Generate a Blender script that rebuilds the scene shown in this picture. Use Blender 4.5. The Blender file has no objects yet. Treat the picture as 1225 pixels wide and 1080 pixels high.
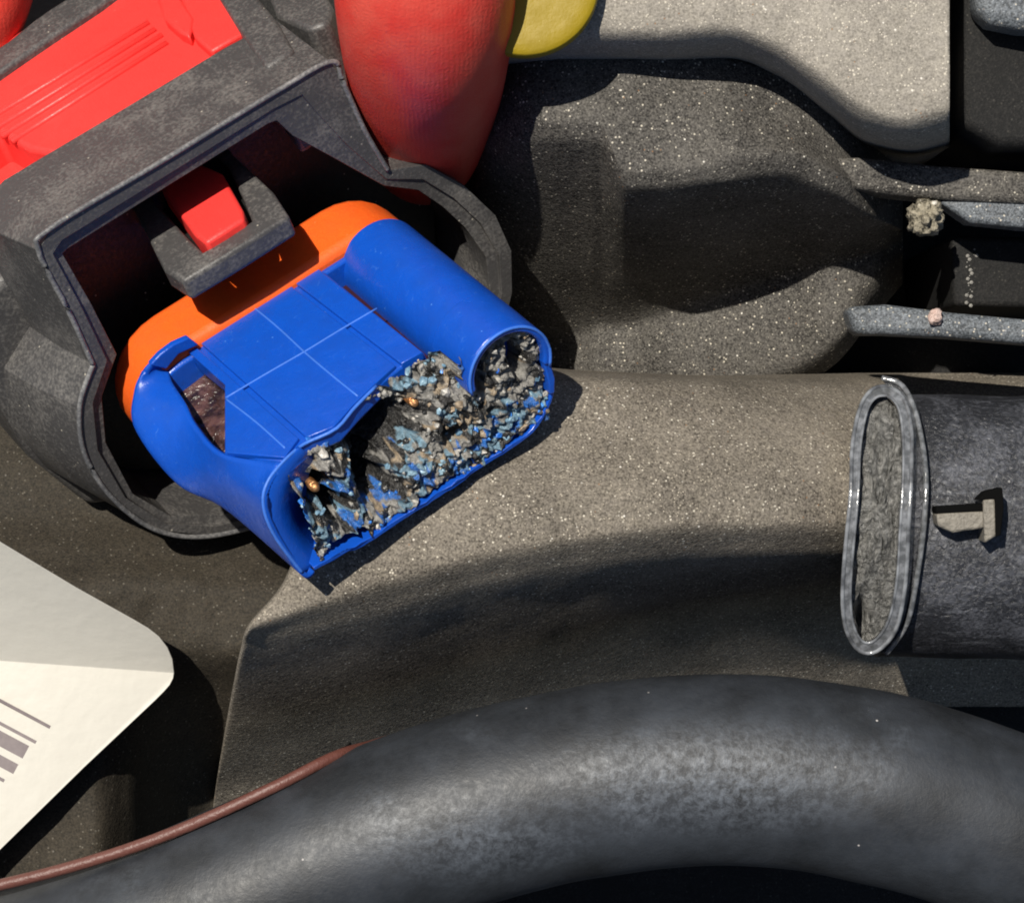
import bpy, bmesh, math, random
from mathutils import Vector, Matrix, Quaternion, noise
random.seed(7)
SC = bpy.context.scene
COL = SC.collection
S = 0.0075          # one design unit (100 px of the photograph at z = 0) is 7.5 mm
DCAM = 36.0         # camera height in design units

# ------------------------------------------------------------------ camera
cam = bpy.data.cameras.new("camera")
camo = bpy.data.objects.new("camera", cam)
COL.objects.link(camo)
camo.location = (0, 0, DCAM*S)
cam.sensor_width = 36
cam.lens = 36*DCAM/12.25
cam.clip_start = 0.005
cam.clip_end = 50
SC.camera = camo

# ------------------------------------------------------------------ sky and sun
SUN_EL, SUN_AZ = math.radians(66), math.radians(-40)
sdir = Vector((math.sin(SUN_AZ)*math.cos(SUN_EL), math.cos(SUN_AZ)*math.cos(SUN_EL), math.sin(SUN_EL)))
wd = bpy.data.worlds.new("World"); SC.world = wd; wd.use_nodes = True
nt = wd.node_tree
sky = nt.nodes.new("ShaderNodeTexSky"); sky.sky_type = 'NISHITA'; sky.sun_disc = False
sky.sun_elevation = SUN_EL; sky.sun_rotation = SUN_AZ
bg = nt.nodes["Background"]; bg.inputs["Strength"].default_value = 0.05
nt.links.new(sky.outputs[0], bg.inputs[0])
sl = bpy.data.lights.new("sun", 'SUN'); sl.energy = 4.6; sl.angle = math.radians(0.5); sl.color = (1, .94, .835)
so = bpy.data.objects.new("sun", sl); COL.objects.link(so)
so.rotation_euler = sdir.to_track_quat('Z', 'Y').to_euler()
so.location = sdir*1.0
vs = SC.view_settings
vs.view_transform = 'Standard'; vs.look = 'None'; vs.gamma = 1; vs.use_curve_mapping = False; vs.exposure = 0.4
SC.cycles.filter_width = 1.9

# ------------------------------------------------------------------ helpers
def P(px, py, z):
    k = (DCAM-z)/DCAM
    return Vector(((px-612.5)/100*k, (540-py)/100*k, z))

U = Vector((.808, .535, -.245)).normalized()
W = Vector((.519, -.457, .722)); W = (W-U*U.dot(W)).normalized()
T = W.cross(U)
O = P(350, 575, .6)
CAM = Vector((0, 0, DCAM))
def on(px, py, ax, val):
    """design point of the connector (u, w, t) that lies on its own plane ax = val"""
    n = (U, W, T)[ax]
    d = P(px, py, 0)-CAM
    p = CAM+d*((O+n*val-CAM).dot(n)/d.dot(n))-O
    return Vector((p.dot(U), p.dot(W), p.dot(T)))

def tag(o, label=None, cat=None, group=None, kind=None):
    if label: o['label'] = label
    if cat: o['category'] = cat
    if group: o['group'] = group
    if kind: o['kind'] = kind
    return o

def empty(name, loc=Vector((0, 0, 0))):
    o = bpy.data.objects.new(name, None); COL.objects.link(o)
    o.location = loc*S; o.empty_display_size = .005
    return o

def link(name, bm, mats, parent=None, smooth=False, bevel=0, seg=2, subsurf=0, off=None, angle=35):
    """scales a design-unit bmesh to metres and links it as one object"""
    bmesh.ops.recalc_face_normals(bm, faces=bm.faces)
    if off is not None: bmesh.ops.translate(bm, vec=-off, verts=bm.verts)
    bmesh.ops.scale(bm, vec=(S, S, S), verts=bm.verts)
    me = bpy.data.meshes.new(name); bm.to_mesh(me); bm.free()
    if not isinstance(mats, (list, tuple)): mats = [mats]
    for m in mats: me.materials.append(m)
    if smooth:
        for p in me.polygons: p.use_smooth = True
    o = bpy.data.objects.new(name, me); COL.objects.link(o)
    if off is not None: o.location = off*S
    if parent: o.parent = parent
    if bevel:
        b = o.modifiers.new("bevel", 'BEVEL'); b.width = bevel*S; b.segments = seg; b.limit_method = 'ANGLE'; b.angle_limit = math.radians(angle)
        for p in me.polygons: p.use_smooth = True
        if hasattr(me, "set_sharp_from_angle"): me.set_sharp_from_angle(angle=math.radians(50))
    if subsurf:
        s = o.modifiers.new("sub", 'SUBSURF'); s.levels = subsurf; s.render_levels = subsurf
    return o

def sharp(o, deg=55):
    o.data.set_sharp_from_angle(angle=math.radians(deg)); return o

def prism(bm, pts, vec):
    """polygon pts extruded by vec, closed"""
    a = [bm.verts.new(p) for p in pts]; b = [bm.verts.new(p+vec) for p in pts]
    n = len(pts)
    bm.faces.new(a); bm.faces.new(b[::-1])
    for i in range(n): bm.faces.new((a[i], b[i], b[(i+1) % n], a[(i+1) % n]))

def ring(bm, outer, inner, vec, vouter=None):
    """ring between two loops of equal count extruded by vec"""
    n = len(outer)
    A = [bm.verts.new(p) for p in outer]; B = [bm.verts.new(p) for p in inner]
    C = [bm.verts.new(p+vec) for p in (vouter or outer)]; Dd = [bm.verts.new(p+vec) for p in inner]
    for i in range(n):
        j = (i+1) % n
        bm.faces.new((A[i], A[j], B[j], B[i])); bm.faces.new((C[i], Dd[i], Dd[j], C[j]))
        bm.faces.new((A[i], C[i], C[j], A[j])); bm.faces.new((B[i], B[j], Dd[j], Dd[i]))

def tube(bm, pts, rad, n=16, caps=True, sq=None):
    """round tube along points; rad a number or a list"""
    m = len(pts); rings = []
    up = Vector((0, 0, 1))
    for i, p in enumerate(pts):
        d = (pts[min(i+1, m-1)]-pts[max(i-1, 0)]).normalized()
        s = d.cross(up)
        if s.length < 1e-4: s = d.cross(Vector((0, 1, 0)))
        s.normalize(); v = s.cross(d)
        r = rad[i] if isinstance(rad, (list, tuple)) else rad
        rings.append([bm.verts.new(p+(s*math.cos(a)+v*math.sin(a)*(sq or 1))*r) for a in [2*math.pi*k/n for k in range(n)]])
    for i in range(m-1):
        for k in range(n):
            bm.faces.new((rings[i][k], rings[i][(k+1) % n], rings[i+1][(k+1) % n], rings[i+1][k]))
    if caps:
        bm.faces.new(rings[0][::-1]); bm.faces.new(rings[-1])
    return rings

def cr(a, b, c, d, t):
    return 0.5*((2*b)+(c-a)*t+(2*a-5*b+4*c-d)*t*t+(3*b-a-3*c+d)*t*t*t)

def resample(pts, n):
    """Catmull-Rom through pts, n samples, even in index"""
    m = len(pts); out = []
    for i in range(n):
        f = i/(n-1)*(m-1); k = min(int(f), m-2); t = f-k
        out.append(cr(pts[max(k-1, 0)], pts[k], pts[k+1], pts[min(k+2, m-1)], t))
    return out

def pchip(pts, n):
    """monotone cubic through pts: no overshoot at steps"""
    m = len(pts); D_ = []
    for i in range(m):
        d = Vector((0, 0, 0))
        if 0 < i < m-1:
            for c in range(3):
                a, b = pts[i][c]-pts[i-1][c], pts[i+1][c]-pts[i][c]
                d[c] = 2*a*b/(a+b) if a*b > 0 else 0
        else:
            d = pts[1]-pts[0] if i == 0 else pts[-1]-pts[-2]
        D_.append(d)
    out = []
    for i in range(n):
        f = i/(n-1)*(m-1); k = min(int(f), m-2); t = f-k
        out.append(pts[k]*(2*t**3-3*t*t+1)+D_[k]*(t**3-2*t*t+t)+pts[k+1]*(3*t*t-2*t**3)+D_[k+1]*(t**3-t*t))
    return out

def loft(bm, stations, nu, nv, floor=-9.5, amp=0.02, lin=False):
    """closed solid whose top is a smooth sheet through rows of (px,py,z) knots, sides down to floor"""
    rows = [pchip([P(*k) for k in st], nv) for st in stations]
    cols = [pchip([r[j] for r in rows], nu) for j in range(nv)]
    G = [[cols[j][i] for j in range(nv)] for i in range(nu)]
    V = []
    for i in range(nu):
        V.append([])
        for j in range(nv):
            p = G[i][j].copy()
            p.z += amp*(noise.noise(p*1.6)+.5*noise.noise(p*4.3))
            V[-1].append(bm.verts.new(p))
    for i in range(nu-1):
        for j in range(nv-1):
            bm.faces.new((V[i][j], V[i+1][j], V[i+1][j+1], V[i][j+1]))
    edge = [V[i][0] for i in range(nu)]+[V[nu-1][j] for j in range(1, nv)]+[V[i][nv-1] for i in range(nu-2, -1, -1)]+[V[0][j] for j in range(nv-2, 0, -1)]
    low = [bm.verts.new((v.co.x, v.co.y, floor)) for v in edge]
    n = len(edge)
    for i in range(n): bm.faces.new((edge[i], edge[(i+1) % n], low[(i+1) % n], low[i]))
    bm.faces.new(low)

# ------------------------------------------------------------------ materials
class NT:
    def __init__(s, name):
        s.m = bpy.data.materials.new(name); s.m.use_nodes = True
        s.t = s.m.node_tree; s.b = s.t.nodes["Principled BSDF"]
        s.tc = s.t.nodes.new("ShaderNodeTexCoord")
        s.mp = s.n("ShaderNodeMapping"); s.mp.inputs["Scale"].default_value = (1/S, 1/S, 1/S)
        s.l(s.tc.outputs["Object"], s.mp.inputs[0]); s.co = s.mp.outputs[0]
    def n(s, k): return s.t.nodes.new(k)
    def l(s, a, b): s.t.links.new(a, b)
    def noise(s, sc, det=2, rough=.5, dist=0):
        q = s.n("ShaderNodeTexNoise"); q.inputs["Scale"].default_value = sc; q.inputs["Detail"].default_value = det
        q.inputs["Roughness"].default_value = rough; q.inputs["Distortion"].default_value = dist
        s.l(s.co, q.inputs["Vector"]); return q.outputs["Fac"]
    def vor(s, sc, feat='F1'):
        q = s.n("ShaderNodeTexVoronoi"); q.inputs["Scale"].default_value = sc; q.feature = feat
        s.l(s.co, q.inputs["Vector"]); return q
    def ramp(s, f, a, b, va=0, vb=1):
        q = s.n("ShaderNodeMapRange"); q.clamp = True
        for i, v in zip((1, 2, 3, 4), (a, b, va, vb)): q.inputs[i].default_value = v
        s.l(f, q.inputs[0]); return q.outputs[0]
    def mix(s, f, a, b):
        q = s.n("ShaderNodeMix"); q.data_type = 'RGBA'
        if isinstance(f, (int, float)): q.inputs[0].default_value = f
        else: s.l(f, q.inputs[0])
        for i, c in ((6, a), (7, b)):
            if isinstance(c, tuple): q.inputs[i].default_value = (*c, 1)
            else: s.l(c, q.inputs[i])
        return q.outputs[2]
    def math(s, op, a, b):
        q = s.n("ShaderNodeMath"); q.operation = op
        for i, c in ((0, a), (1, b)):
            if isinstance(c, (int, float)): q.inputs[i].default_value = c
            else: s.l(c, q.inputs[i])
        return q.outputs[0]
    def bump(s, h, dist, strength=1, prev=None):
        q = s.n("ShaderNodeBump"); q.inputs["Distance"].default_value = dist*S; q.inputs["Strength"].default_value = strength
        s.l(h, q.inputs["Height"])
        if prev is not None: s.l(prev, q.inputs["Normal"])
        return q.outputs[0]
    def fin(s, col, rough=.5, nrm=None, spec=.5):
        if isinstance(col, tuple): s.b.inputs["Base Color"].default_value = (*col, 1)
        else: s.l(col, s.b.inputs["Base Color"])
        if isinstance(rough, (int, float)): s.b.inputs["Roughness"].default_value = rough
        else: s.l(rough, s.b.inputs["Roughness"])
        s.b.inputs["Specular IOR Level"].default_value = spec
        if nrm is not None: s.l(nrm, s.b.inputs["Normal"])
        return s.m

def dusty(name, base, dust, lo, hi, patch=0.10, grain=34, bump=.010, rough=.75, spec=.25, spk=1.0):
    """black plastic under settled dust: fine grains, soft patches, scattered pale specks of several sizes"""
    q = NT(name)
    g = q.noise(grain, 2, .6); big = q.noise(.9, 3, .55); g2 = q.noise(grain*.4, 2, .6)
    f = q.math('ADD', g, q.math('MULTIPLY', q.math('SUBTRACT', big, .5), patch*4))
    f = q.math('ADD', f, q.math('MULTIPLY', q.math('SUBTRACT', g2, .5), .35))
    f = q.ramp(f, lo, hi)
    hue = q.mix(q.noise(7, 2), dust, (dust[0]*.80, dust[1]*.80, dust[2]*.86))
    c = q.mix(f, base, hue)
    for sc, r0, r1, lo_, hi_, col in ((grain*.42, .12, .24, .50, .56, (.50, .46, .38)), (grain*.22, .06, .13, .54, .57, (.62, .59, .53)), (grain*.30, .06, .14, .60, .63, (.22, .12, .06)), (grain*.75, .14, .26, .52, .58, (dust[0]*1.5, dust[1]*1.5, dust[2]*1.5))):
        v = q.vor(sc); sp = q.ramp(v.outputs["Distance"], r0, r1, 1, 0)
        sc_ = q.math('MULTIPLY', sp, q.ramp(q.noise(sc*.4, 1), lo_, hi_, 0, spk))
        c = q.mix(sc_, c, col)
    n1 = q.bump(g, bump, .8); n2 = q.bump(g2, bump*1.5, .6, n1)
    return q.fin(c, rough, n2, spec)

M = {}
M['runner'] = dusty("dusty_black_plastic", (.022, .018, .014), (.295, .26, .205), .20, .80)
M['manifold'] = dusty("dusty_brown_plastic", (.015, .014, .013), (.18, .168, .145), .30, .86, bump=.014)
M['cover'] = dusty("thick_grey_dust", (.11, .10, .085), (.36, .33, .275), .18, .72)
M['rail'] = dusty("dirty_grey_metal", (.04, .045, .05), (.20, .22, .235), .35, .75, rough=.5)
M['nub'] = dusty("corroded_crust", (.05, .045, .032), (.30, .27, .20), .25, .6, grain=14, bump=.06)
q = NT('chalky_white_crust'); M['dripw'] = q.fin(q.mix(q.noise(12, 2), (.10, .095, .09), (.34, .33, .30)), .6, None, .4)
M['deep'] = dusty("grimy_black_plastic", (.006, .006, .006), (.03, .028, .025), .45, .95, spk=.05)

def black(name, base, wear, amt, rough=.5, bump=.02, tint=None):
    q = NT(name)
    g = q.noise(22, 3, .6); b = q.noise(1.6, 4, .6)
    f = q.ramp(q.math('ADD', g, q.math('MULTIPLY', q.math('SUBTRACT', b, .5), .9)), .50-amt, 1.0-amt)
    c = q.mix(f, base, wear)
    v = q.vor(7.5); spk = q.ramp(v.outputs["Distance"], .05, .13, 1, 0)
    c = q.mix(q.math('MULTIPLY', spk, q.ramp(q.noise(4.1, 1), .55, .62)), c, (.38, .35, .29))
    nr = q.bump(g, bump*.5, .7); nr = q.bump(q.noise(4, 2), bump, .5, nr)
    return q.fin(c, q.ramp(g, .3, .7, rough-.12, rough+.15), nr, .45)
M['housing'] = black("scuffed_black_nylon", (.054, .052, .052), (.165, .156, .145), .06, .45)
M['worn'] = black("worn_highlight_nylon", (.09, .09, .093), (.26, .255, .25), .14, .42, .01)  # lighter nylon, holds the edge highlight as well as wear
M['inner'] = black("shaded_black_nylon", (.006, .006, .006), (.016, .015, .014), 0)  # darker nylon with the shade of the cavity put into its colour
M['rubber'] = black("black_rubber", (.014, .014, .015), (.035, .033, .03), 0, .3)

def plastic(name, col, worn, rough=.32, sss=0, bump=.006, amt=0):
    q = NT(name)
    g = q.noise(3.2, 4, .6); f = q.noise(30, 3, .6)
    c = q.mix(q.ramp(g, .35, .7), col, tuple(x*.86 for x in col))
    sc = q.noise(11, 5, .75, 1.2)
    c = q.mix(q.ramp(sc, .66-amt, .80-amt, 0, .55), c, worn)
    v = q.vor(5.5); spk = q.ramp(v.outputs["Distance"], .03, .07, 1, 0)
    c = q.mix(q.math('MULTIPLY', spk, q.ramp(q.noise(3, 1), .52, .6)), c, worn)
    nr = q.bump(f, bump, .6); nr = q.bump(g, bump*6, .4, nr)
    if sss:
        q.b.inputs["Subsurface Weight"].default_value = sss
        q.b.inputs["Subsurface Radius"].default_value = (.0012, .0006, .0005)
        q.b.inputs["Subsurface Scale"].default_value = 1
    return q.fin(c, q.ramp(g, .3, .7, rough-.06, rough+.12), nr, .4)
M['blue'] = plastic("blue_plastic", (.005, .068, .43), (.08, .22, .58), .26, amt=.05)
M['blue_worn_lit'] = plastic("scraped_sunlit_blue_plastic", (.045, .16, .60), (.16, .34, .74), .4)  # lighter blue: sun on mould lines painted in, and scraped edges
M['red'] = plastic("red_plastic", (.80, .046, .040), (.82, .14, .12), .38, .15)
M['orange'] = plastic("orange_silicone", (.82, .115, .012), (.85, .25, .10), .5, .2)
M['yellow'] = plastic("yellow_plastic", (.27, .19, .003), (.36, .28, .06), .5)

# ------------------------------------------------------------------ setting: dark floor of the engine bay
bm = bmesh.new()
a = 16
g = bmesh.ops.create_grid(bm, x_segments=60, y_segments=60, size=a)
for v in bm.verts: v.co.z = -9.5+.15*noise.noise(v.co*.6)
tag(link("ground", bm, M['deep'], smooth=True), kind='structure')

# ------------------------------------------------------------------ lower runner: long dusty tube with a soft ridge
def run_st(px, v, r, b, zr, dx=0, zv=None):
    zv = zr-2.6 if zv is None else zv
    s = dx
    return [(px-s*.1, v-9, zv-2.5), (px-s*.1, v, zv), (px, v+(r-v)*.45, zr-.55), (px+s*.35, r-30, zr-.14), (px+s*.4, r+4, zr-.12),
            (px+s*.5, r+38, zr-.58), (px+s*.6, r+(b-r)*.42, zr-1.95), (px+s*.85, b, zr-5.5), (px+s*1.0, b+50, zr-6.4)]
st = [[(1240, 446, -7.5), (1240, 455, -7), (1240, 530, -5), (1240, 585, -4.6), (1240, 618, -4.6), (1240, 650, -4.8), (1240, 690, -5.4), (1240, 795, -7.8), (1240, 845, -8.7)],
      [(1085, 446, -7.0), (1085, 455, -6.4), (1085, 530, -4.6), (1085, 585, -4.2), (1085, 618, -4.2), (1085, 650, -4.4), (1085, 690, -5.0), (1085, 795, -7.8), (1085, 845, -8.7)],
      run_st(1072, 455, 612, 795, -2.3), run_st(1050, 455, 613, 795, -2.2), run_st(1000, 455, 618, 798, -1.85), run_st(850, 458, 618, 808, -1.3, 5, -2.9),
      run_st(700, 452, 632, 836, -1.0, 20, -2.3), run_st(560, 440, 655, 868, -.85, 40, -2.3), run_st(430, 470, 690, 905, -.85, 50),
      [(392, 508, -6), (390, 515, -3.6), (372, 612, -1.75), (346, 690, -1.1), (302, 746, -1.05), (294, 772, -1.6), (280, 830, -3.3), (258, 950, -6.4), (250, 1010, -7.2)],
      [(390, 508, -7.0), (388, 515, -6.9), (370, 612, -6.0), (344, 690, -5.5), (300, 747, -5.5), (292, 772, -5.5), (278, 830, -5.6), (256, 950, -6.9), (248, 1010, -7.4)],
      [(262, 560, -7.2), (250, 600, -6.9), (222, 680, -6.7), (196, 745, -6.7), (178, 790, -6.6), (168, 825, -6.6), (158, 860, -6.6), (126, 985, -6.9), (112, 1060, -7.4)]]
bm = bmesh.new(); loft(bm, st, 190, 90, amp=.02)
tag(sharp(link("intake_runner", bm, M['runner'], smooth=True)), "long black intake tube under the blue plug, thick with brown dust along its ridge", "intake tube")

M['brace'] = dusty("grimy_shade_brown_plastic", (.011, .0095, .007), (.068, .056, .039), .25, .95, spk=.15)  # shade on the dusty surface is put into this dark brown
def brace_z(x, y):     # level under the label, folding down beside the runner towards the hose
    z = -4.8+1.05*min(1, max(0, (y-600)/110))+.06*math.sin(y*.02+x*.01)
    f = min(1, max(0, (x-110)/150)); f = f*f*(3-2*f)
    return z-f*2.9*min(1, max(0, (y-775)/175))
bm = bmesh.new(); loft(bm, [[(x, y, brace_z(x, y)) for y in (440, 560, 610, 660, 710, 770, 830, 890, 950, 1040, 1160)] for x in (-120, 0, 60, 110, 150, 185, 220, 260, 320, 420)], 90, 90, amp=.05)
tag(link("lower_brace", bm, M['brace'], smooth=True), "grimy plastic surface with shade put into its brown black colour, between the white label, the hose and the blue plug", "brace")

# ------------------------------------------------------------------ middle body
def mid_st(px, ytop, yr, yb, yv, zt, zr, zb, dm=-.25):
    return [(px, ytop-60, zt-.25), (px, ytop, zt), (px, (ytop+yr)/2, (zt+zr)/2+.06), (px, yr-8, zr+.03), (px, yr+14, zr-.10),
            (px, yr+(yb-yr)*.5, (zr+zb)/2+dm), (px, yb, zb), (px, (yb+yv)/2, zb+.02), (px, yv, zb-.12), (px, yv+30, zb-.8)]
st = [mid_st(556, 80, 148, 440, 470, -6.4, -6.4, -8.4, 0), mid_st(568, 80, 148, 440, 470, -3.5, -3.6, -8.4, .1), mid_st(640, 83, 149, 422, 466, -2.5, -2.4, -8.0, .2), mid_st(690, 85, 150, 405, 462, -2.4, -2.3, -7.6, .3),
      mid_st(716, 90, 152, 395, 461, -2.4, -2.3, -7.3, .40), mid_st(750, 92, 208, 392, 461, -2.4, -2.3, -7.2, 0), mid_st(800, 105, 206, 378, 462, -2.5, -2.3, -6.8, 0),
      mid_st(870, 128, 198, 355, 458, -2.6, -2.4, -6.4, 0), mid_st(940, 150, 192, 335, 440, -2.8, -2.6, -6.1, 0), mid_st(1000, 188, 215, 320, 405, -3.2, -3.0, -5.7, 0), mid_st(1045, 225, 245, 305, 350, -3.9, -3.9, -5.9, 0), mid_st(1080, 250, 262, 290, 310, -5.6, -5.6, -6.6, 0)]
bm = bmesh.new(); loft(bm, st, 150, 90, amp=.03)
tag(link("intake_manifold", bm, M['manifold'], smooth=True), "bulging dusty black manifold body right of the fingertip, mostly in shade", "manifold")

# ------------------------------------------------------------------ upper cover
def top_st(px, ye, drop=60):
    return [(px, -260, -1.35), (px, -120, -1.3), (px, ye-55, -1.3), (px, ye-14, -1.34), (px, ye+4, -1.55), (px, ye+24, -2.4), (px, ye+36, -4.2)]
st = [top_st(430, 55), top_st(600, 50), top_st(690, 46), top_st(780, 46), top_st(870, 42), top_st(930, 62), top_st(990, 105), top_st(1040, 140), top_st(1090, 150), top_st(1136, 140)]
bm = bmesh.new(); loft(bm, st, 110, 60, amp=.03)
tag(link("engine_cover", bm, M['cover'], smooth=True), "flat engine cover at the top, coated in pale grey dust", "engine cover")

# ------------------------------------------------------------------ hose along the bottom
q = NT("worn_hose_rubber")
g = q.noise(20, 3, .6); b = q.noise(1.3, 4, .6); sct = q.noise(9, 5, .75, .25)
def highlight_patch(px, py, rx, ry, a):     # pale highlight painted round one spot of the rubber, broken up by scuffs
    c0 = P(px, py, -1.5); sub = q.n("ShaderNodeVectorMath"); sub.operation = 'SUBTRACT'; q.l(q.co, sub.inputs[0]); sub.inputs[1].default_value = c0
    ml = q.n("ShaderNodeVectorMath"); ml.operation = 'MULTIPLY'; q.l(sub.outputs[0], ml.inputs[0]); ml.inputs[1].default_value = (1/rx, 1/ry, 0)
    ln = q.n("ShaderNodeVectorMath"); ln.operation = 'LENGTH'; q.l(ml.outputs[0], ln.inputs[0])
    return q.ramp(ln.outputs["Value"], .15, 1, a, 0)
scuff_highlight = q.math('ADD', highlight_patch(860, 930, 2.6, .85, 1.0), highlight_patch(560, 1000, 2.0, .7, .7))
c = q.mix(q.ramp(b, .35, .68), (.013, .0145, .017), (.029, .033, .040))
c = q.mix(q.math('MULTIPLY', q.ramp(sct, .40, .68, 0, .75), q.math('ADD', scuff_highlight, q.ramp(q.noise(.8, 3), .58, .70, 0, .35))), c, (.145, .163, .19))
v = q.vor(3.1); spk = q.ramp(v.outputs["Distance"], .02, .06, 1, 0)
c = q.mix(q.math('MULTIPLY', spk, q.ramp(q.noise(1.7, 1), .58, .64)), c, (.5, .47, .45))
nr = q.bump(g, .008, .5); nr = q.bump(sct, .015, .3, nr)
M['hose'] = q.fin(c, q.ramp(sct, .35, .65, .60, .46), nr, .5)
hp = [P(*p) for p in [(-330, 1270, -3.6), (-150, 1222, -3.4), (0, 1178, -3.1), (200, 1112, -2.8), (400, 1026, -2.6), (560, 968, -2.5), (720, 932, -2.5), (870, 920, -2.5),
                      (1010, 934, -2.5), (1160, 974, -2.6), (1320, 1046, -2.8), (1500, 1150, -3.1)]]
hp2 = resample(hp, 120)
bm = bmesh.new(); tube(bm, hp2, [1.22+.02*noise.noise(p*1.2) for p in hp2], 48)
tag(link("hose", bm, M['hose'], smooth=True), "thick bluish black rubber hose arching along the bottom, with a painted highlight and scuffs on top", "hose")

# added in place of a glint on the hose edge: reddish brown wire along the hose
wp = resample([P(*p) for p in [(-200, 1100, -2.55), (0, 1058, -2.35), (120, 1026, -2.25), (220, 990, -2.15), (330, 940, -2.1), (400, 905, -2.35), (450, 890, -3.0), (510, 872, -4.0)]], 60)
q = NT("reddish_brown_glint"); M['glint_line'] = q.fin(q.mix(q.noise(6, 3), (.085, .026, .018), (.13, .05, .038)), .5, q.bump(q.noise(20), .01), .5)
bm = bmesh.new(); tube(bm, wp, .075, 16)
tag(link("glint_line", bm, M['glint_line'], smooth=True), "added stand-in for an edge glint, thin reddish brown wire lying along the upper side of the hose at lower left", "glint_line")

# ------------------------------------------------------------------ pipe stub at the right with broken oval socket
q = NT("scratched_grey_plastic")
g = q.noise(15, 4, .7, .6); b = q.noise(2, 3)
c = q.mix(q.ramp(q.math('ADD', g, q.math('MULTIPLY', q.math('SUBTRACT', b, .5), .8)), .42, .78), (.022, .023, .027), (.10, .104, .12))
st_ = q.n("ShaderNodeTexNoise"); mp = q.n("ShaderNodeMapping"); mp.inputs["Scale"].default_value = (1.2, 9, 6)
q.l(q.co, mp.inputs[0]); q.l(mp.outputs[0], st_.inputs["Vector"]); st_.inputs["Detail"].default_value = 4; st_.inputs["Scale"].default_value = 1.6
c = q.mix(q.ramp(st_.outputs["Fac"], .60, .80, 0, .4), c, (.22, .23, .255))
M['stub'] = q.fin(c, .30, q.bump(g, .05, .8), .5)
pr = empty("pipe_stub", P(1160, 635, -3.4)); po = P(1160, 635, -3.4)
tag(pr, "grey scratched pipe end at the right edge with an oval broken socket", "pipe")
bm = bmesh.new()
pts = [P(x, 628+(x-1060)*.02, -3.7) for x in range(1050, 1420, 18)]
tube(bm, pts, [1.74+.02*noise.noise(p*2) for p in pts], 56)
link("pipe", bm, M['stub'], pr, smooth=True, off=None).location = -po*S

q = NT("clear_glossy_plastic")
g = q.noise(10, 3, .6)
q.b.inputs["Transmission Weight"].default_value = .25
M['clear'] = q.fin(q.mix(q.ramp(g, .4, .7), (.10, .105, .11), (.26, .27, .29)), .14, q.bump(q.noise(4, 2), .05, .5), .7)
q = NT("worn_clear_edge"); M["glint"] = q.fin(q.mix(q.ramp(q.noise(5, 3), .35, .65), (.06, .062, .066), (.22, .23, .245)), .15, q.bump(q.noise(6, 2), .03, .5), .8)
q = NT("slot_shade_black"); M["shade_black"] = q.fin((.003, .003, .003), .9, None, .05)
q = NT("rough_broken_plastic")
g = q.noise(9, 5, .7, .8)
M['rough'] = q.fin(q.mix(q.ramp(g, .4, .66), (.07, .07, .066), (.30, .295, .28)), .3, q.bump(g, .12, 1), .5)

# oval plate: face outline in pixels, on its own slanted plane
def fl(px, py): return P(px, py, -1.62+(1060-px)*.0)  # nearly parallel to the picture, leaning with the tube
face_px = [(1062, 462), (1080, 475), (1090, 510), (1090, 570), (1087, 630), (1083, 700), (1072, 752), (1050, 778), (1028, 778), (1012, 752), (1008, 710), (1012, 650), (1018, 590), (1020, 530), (1030, 485), (1045, 465)]
in_px = [(1060, 480), (1070, 492), (1074, 520), (1075, 570), (1071, 630), (1067, 690), (1058, 735), (1045, 758), (1034, 760), (1026, 742), (1023, 705), (1027, 650), (1032, 590), (1035, 535), (1042, 495), (1050, 482)]
def tubz(py, lift):   # height of the flange above the tube, following its curve loosely
    d = (py-620)/170
    return -1.72+lift-.85*d*d
closed = lambda l, n: resample(l+[l[0]], n+1)[:-1]
fo = [P(x, y, tubz(y, .16)) for x, y in face_px]; fi = [P(x, y, tubz(y, .16)) for x, y in in_px]
fo = closed(fo, 64); fi = closed(fi, 64)
fi = [o_.lerp(i_, .62) for o_, i_ in zip(fo, fi)]
back = [p+Vector((.16, .02, -.55)) for p in fo]
bm = bmesh.new(); ring(bm, fo, fi, Vector((0, 0, -.5)), [p+Vector((.2, .02, 0)) for p in fo])
link("oval_rim", bm, M['clear'], pr, smooth=True, bevel=.05, seg=4).location = -po*S
for loop_, rr in ((fo, .028), (fi, .018)):
    bm = bmesh.new(); q_ = [p+Vector((0, 0, -.005)) for p in loop_]; tube(bm, q_+q_[:2], rr, 10)
    link("rim_edge", bm, M['glint'], pr, smooth=True).location = -po*S
# second outer lip
lip = resample([P(x, y, tubz(y, -.06)) for x, y in [(1055, 452), (1080, 462), (1097, 500), (1107, 560), (1106, 620), (1097, 690), (1085, 745), (1060, 782)]], 50)
bm = bmesh.new(); tube(bm, lip, .035, 12)
link("outer_lip", bm, M['clear'], pr, smooth=True).location = -po*S
# dark collar between the face and the outer lip
fe = resample([P(x, y, tubz(y, -.02)) for x, y in [(1062, 462), (1080, 475), (1090, 510), (1091, 570), (1088, 630), (1083, 700), (1072, 752), (1050, 778)]], 50)
bm = bmesh.new(); rows = []
for a_, b_ in zip(fe, lip):
    m_ = (a_+b_)/2-Vector((0, 0, .10)); e_ = b_-Vector((0, 0, .5)); rows.append([bm.verts.new(p) for p in (a_, m_, b_, e_)])
for i in range(49):
    for j in range(3): bm.faces.new((rows[i][j], rows[i+1][j], rows[i+1][j+1], rows[i][j+1]))
link("collar", bm, M['stub'], pr, smooth=True).location = -po*S
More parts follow.
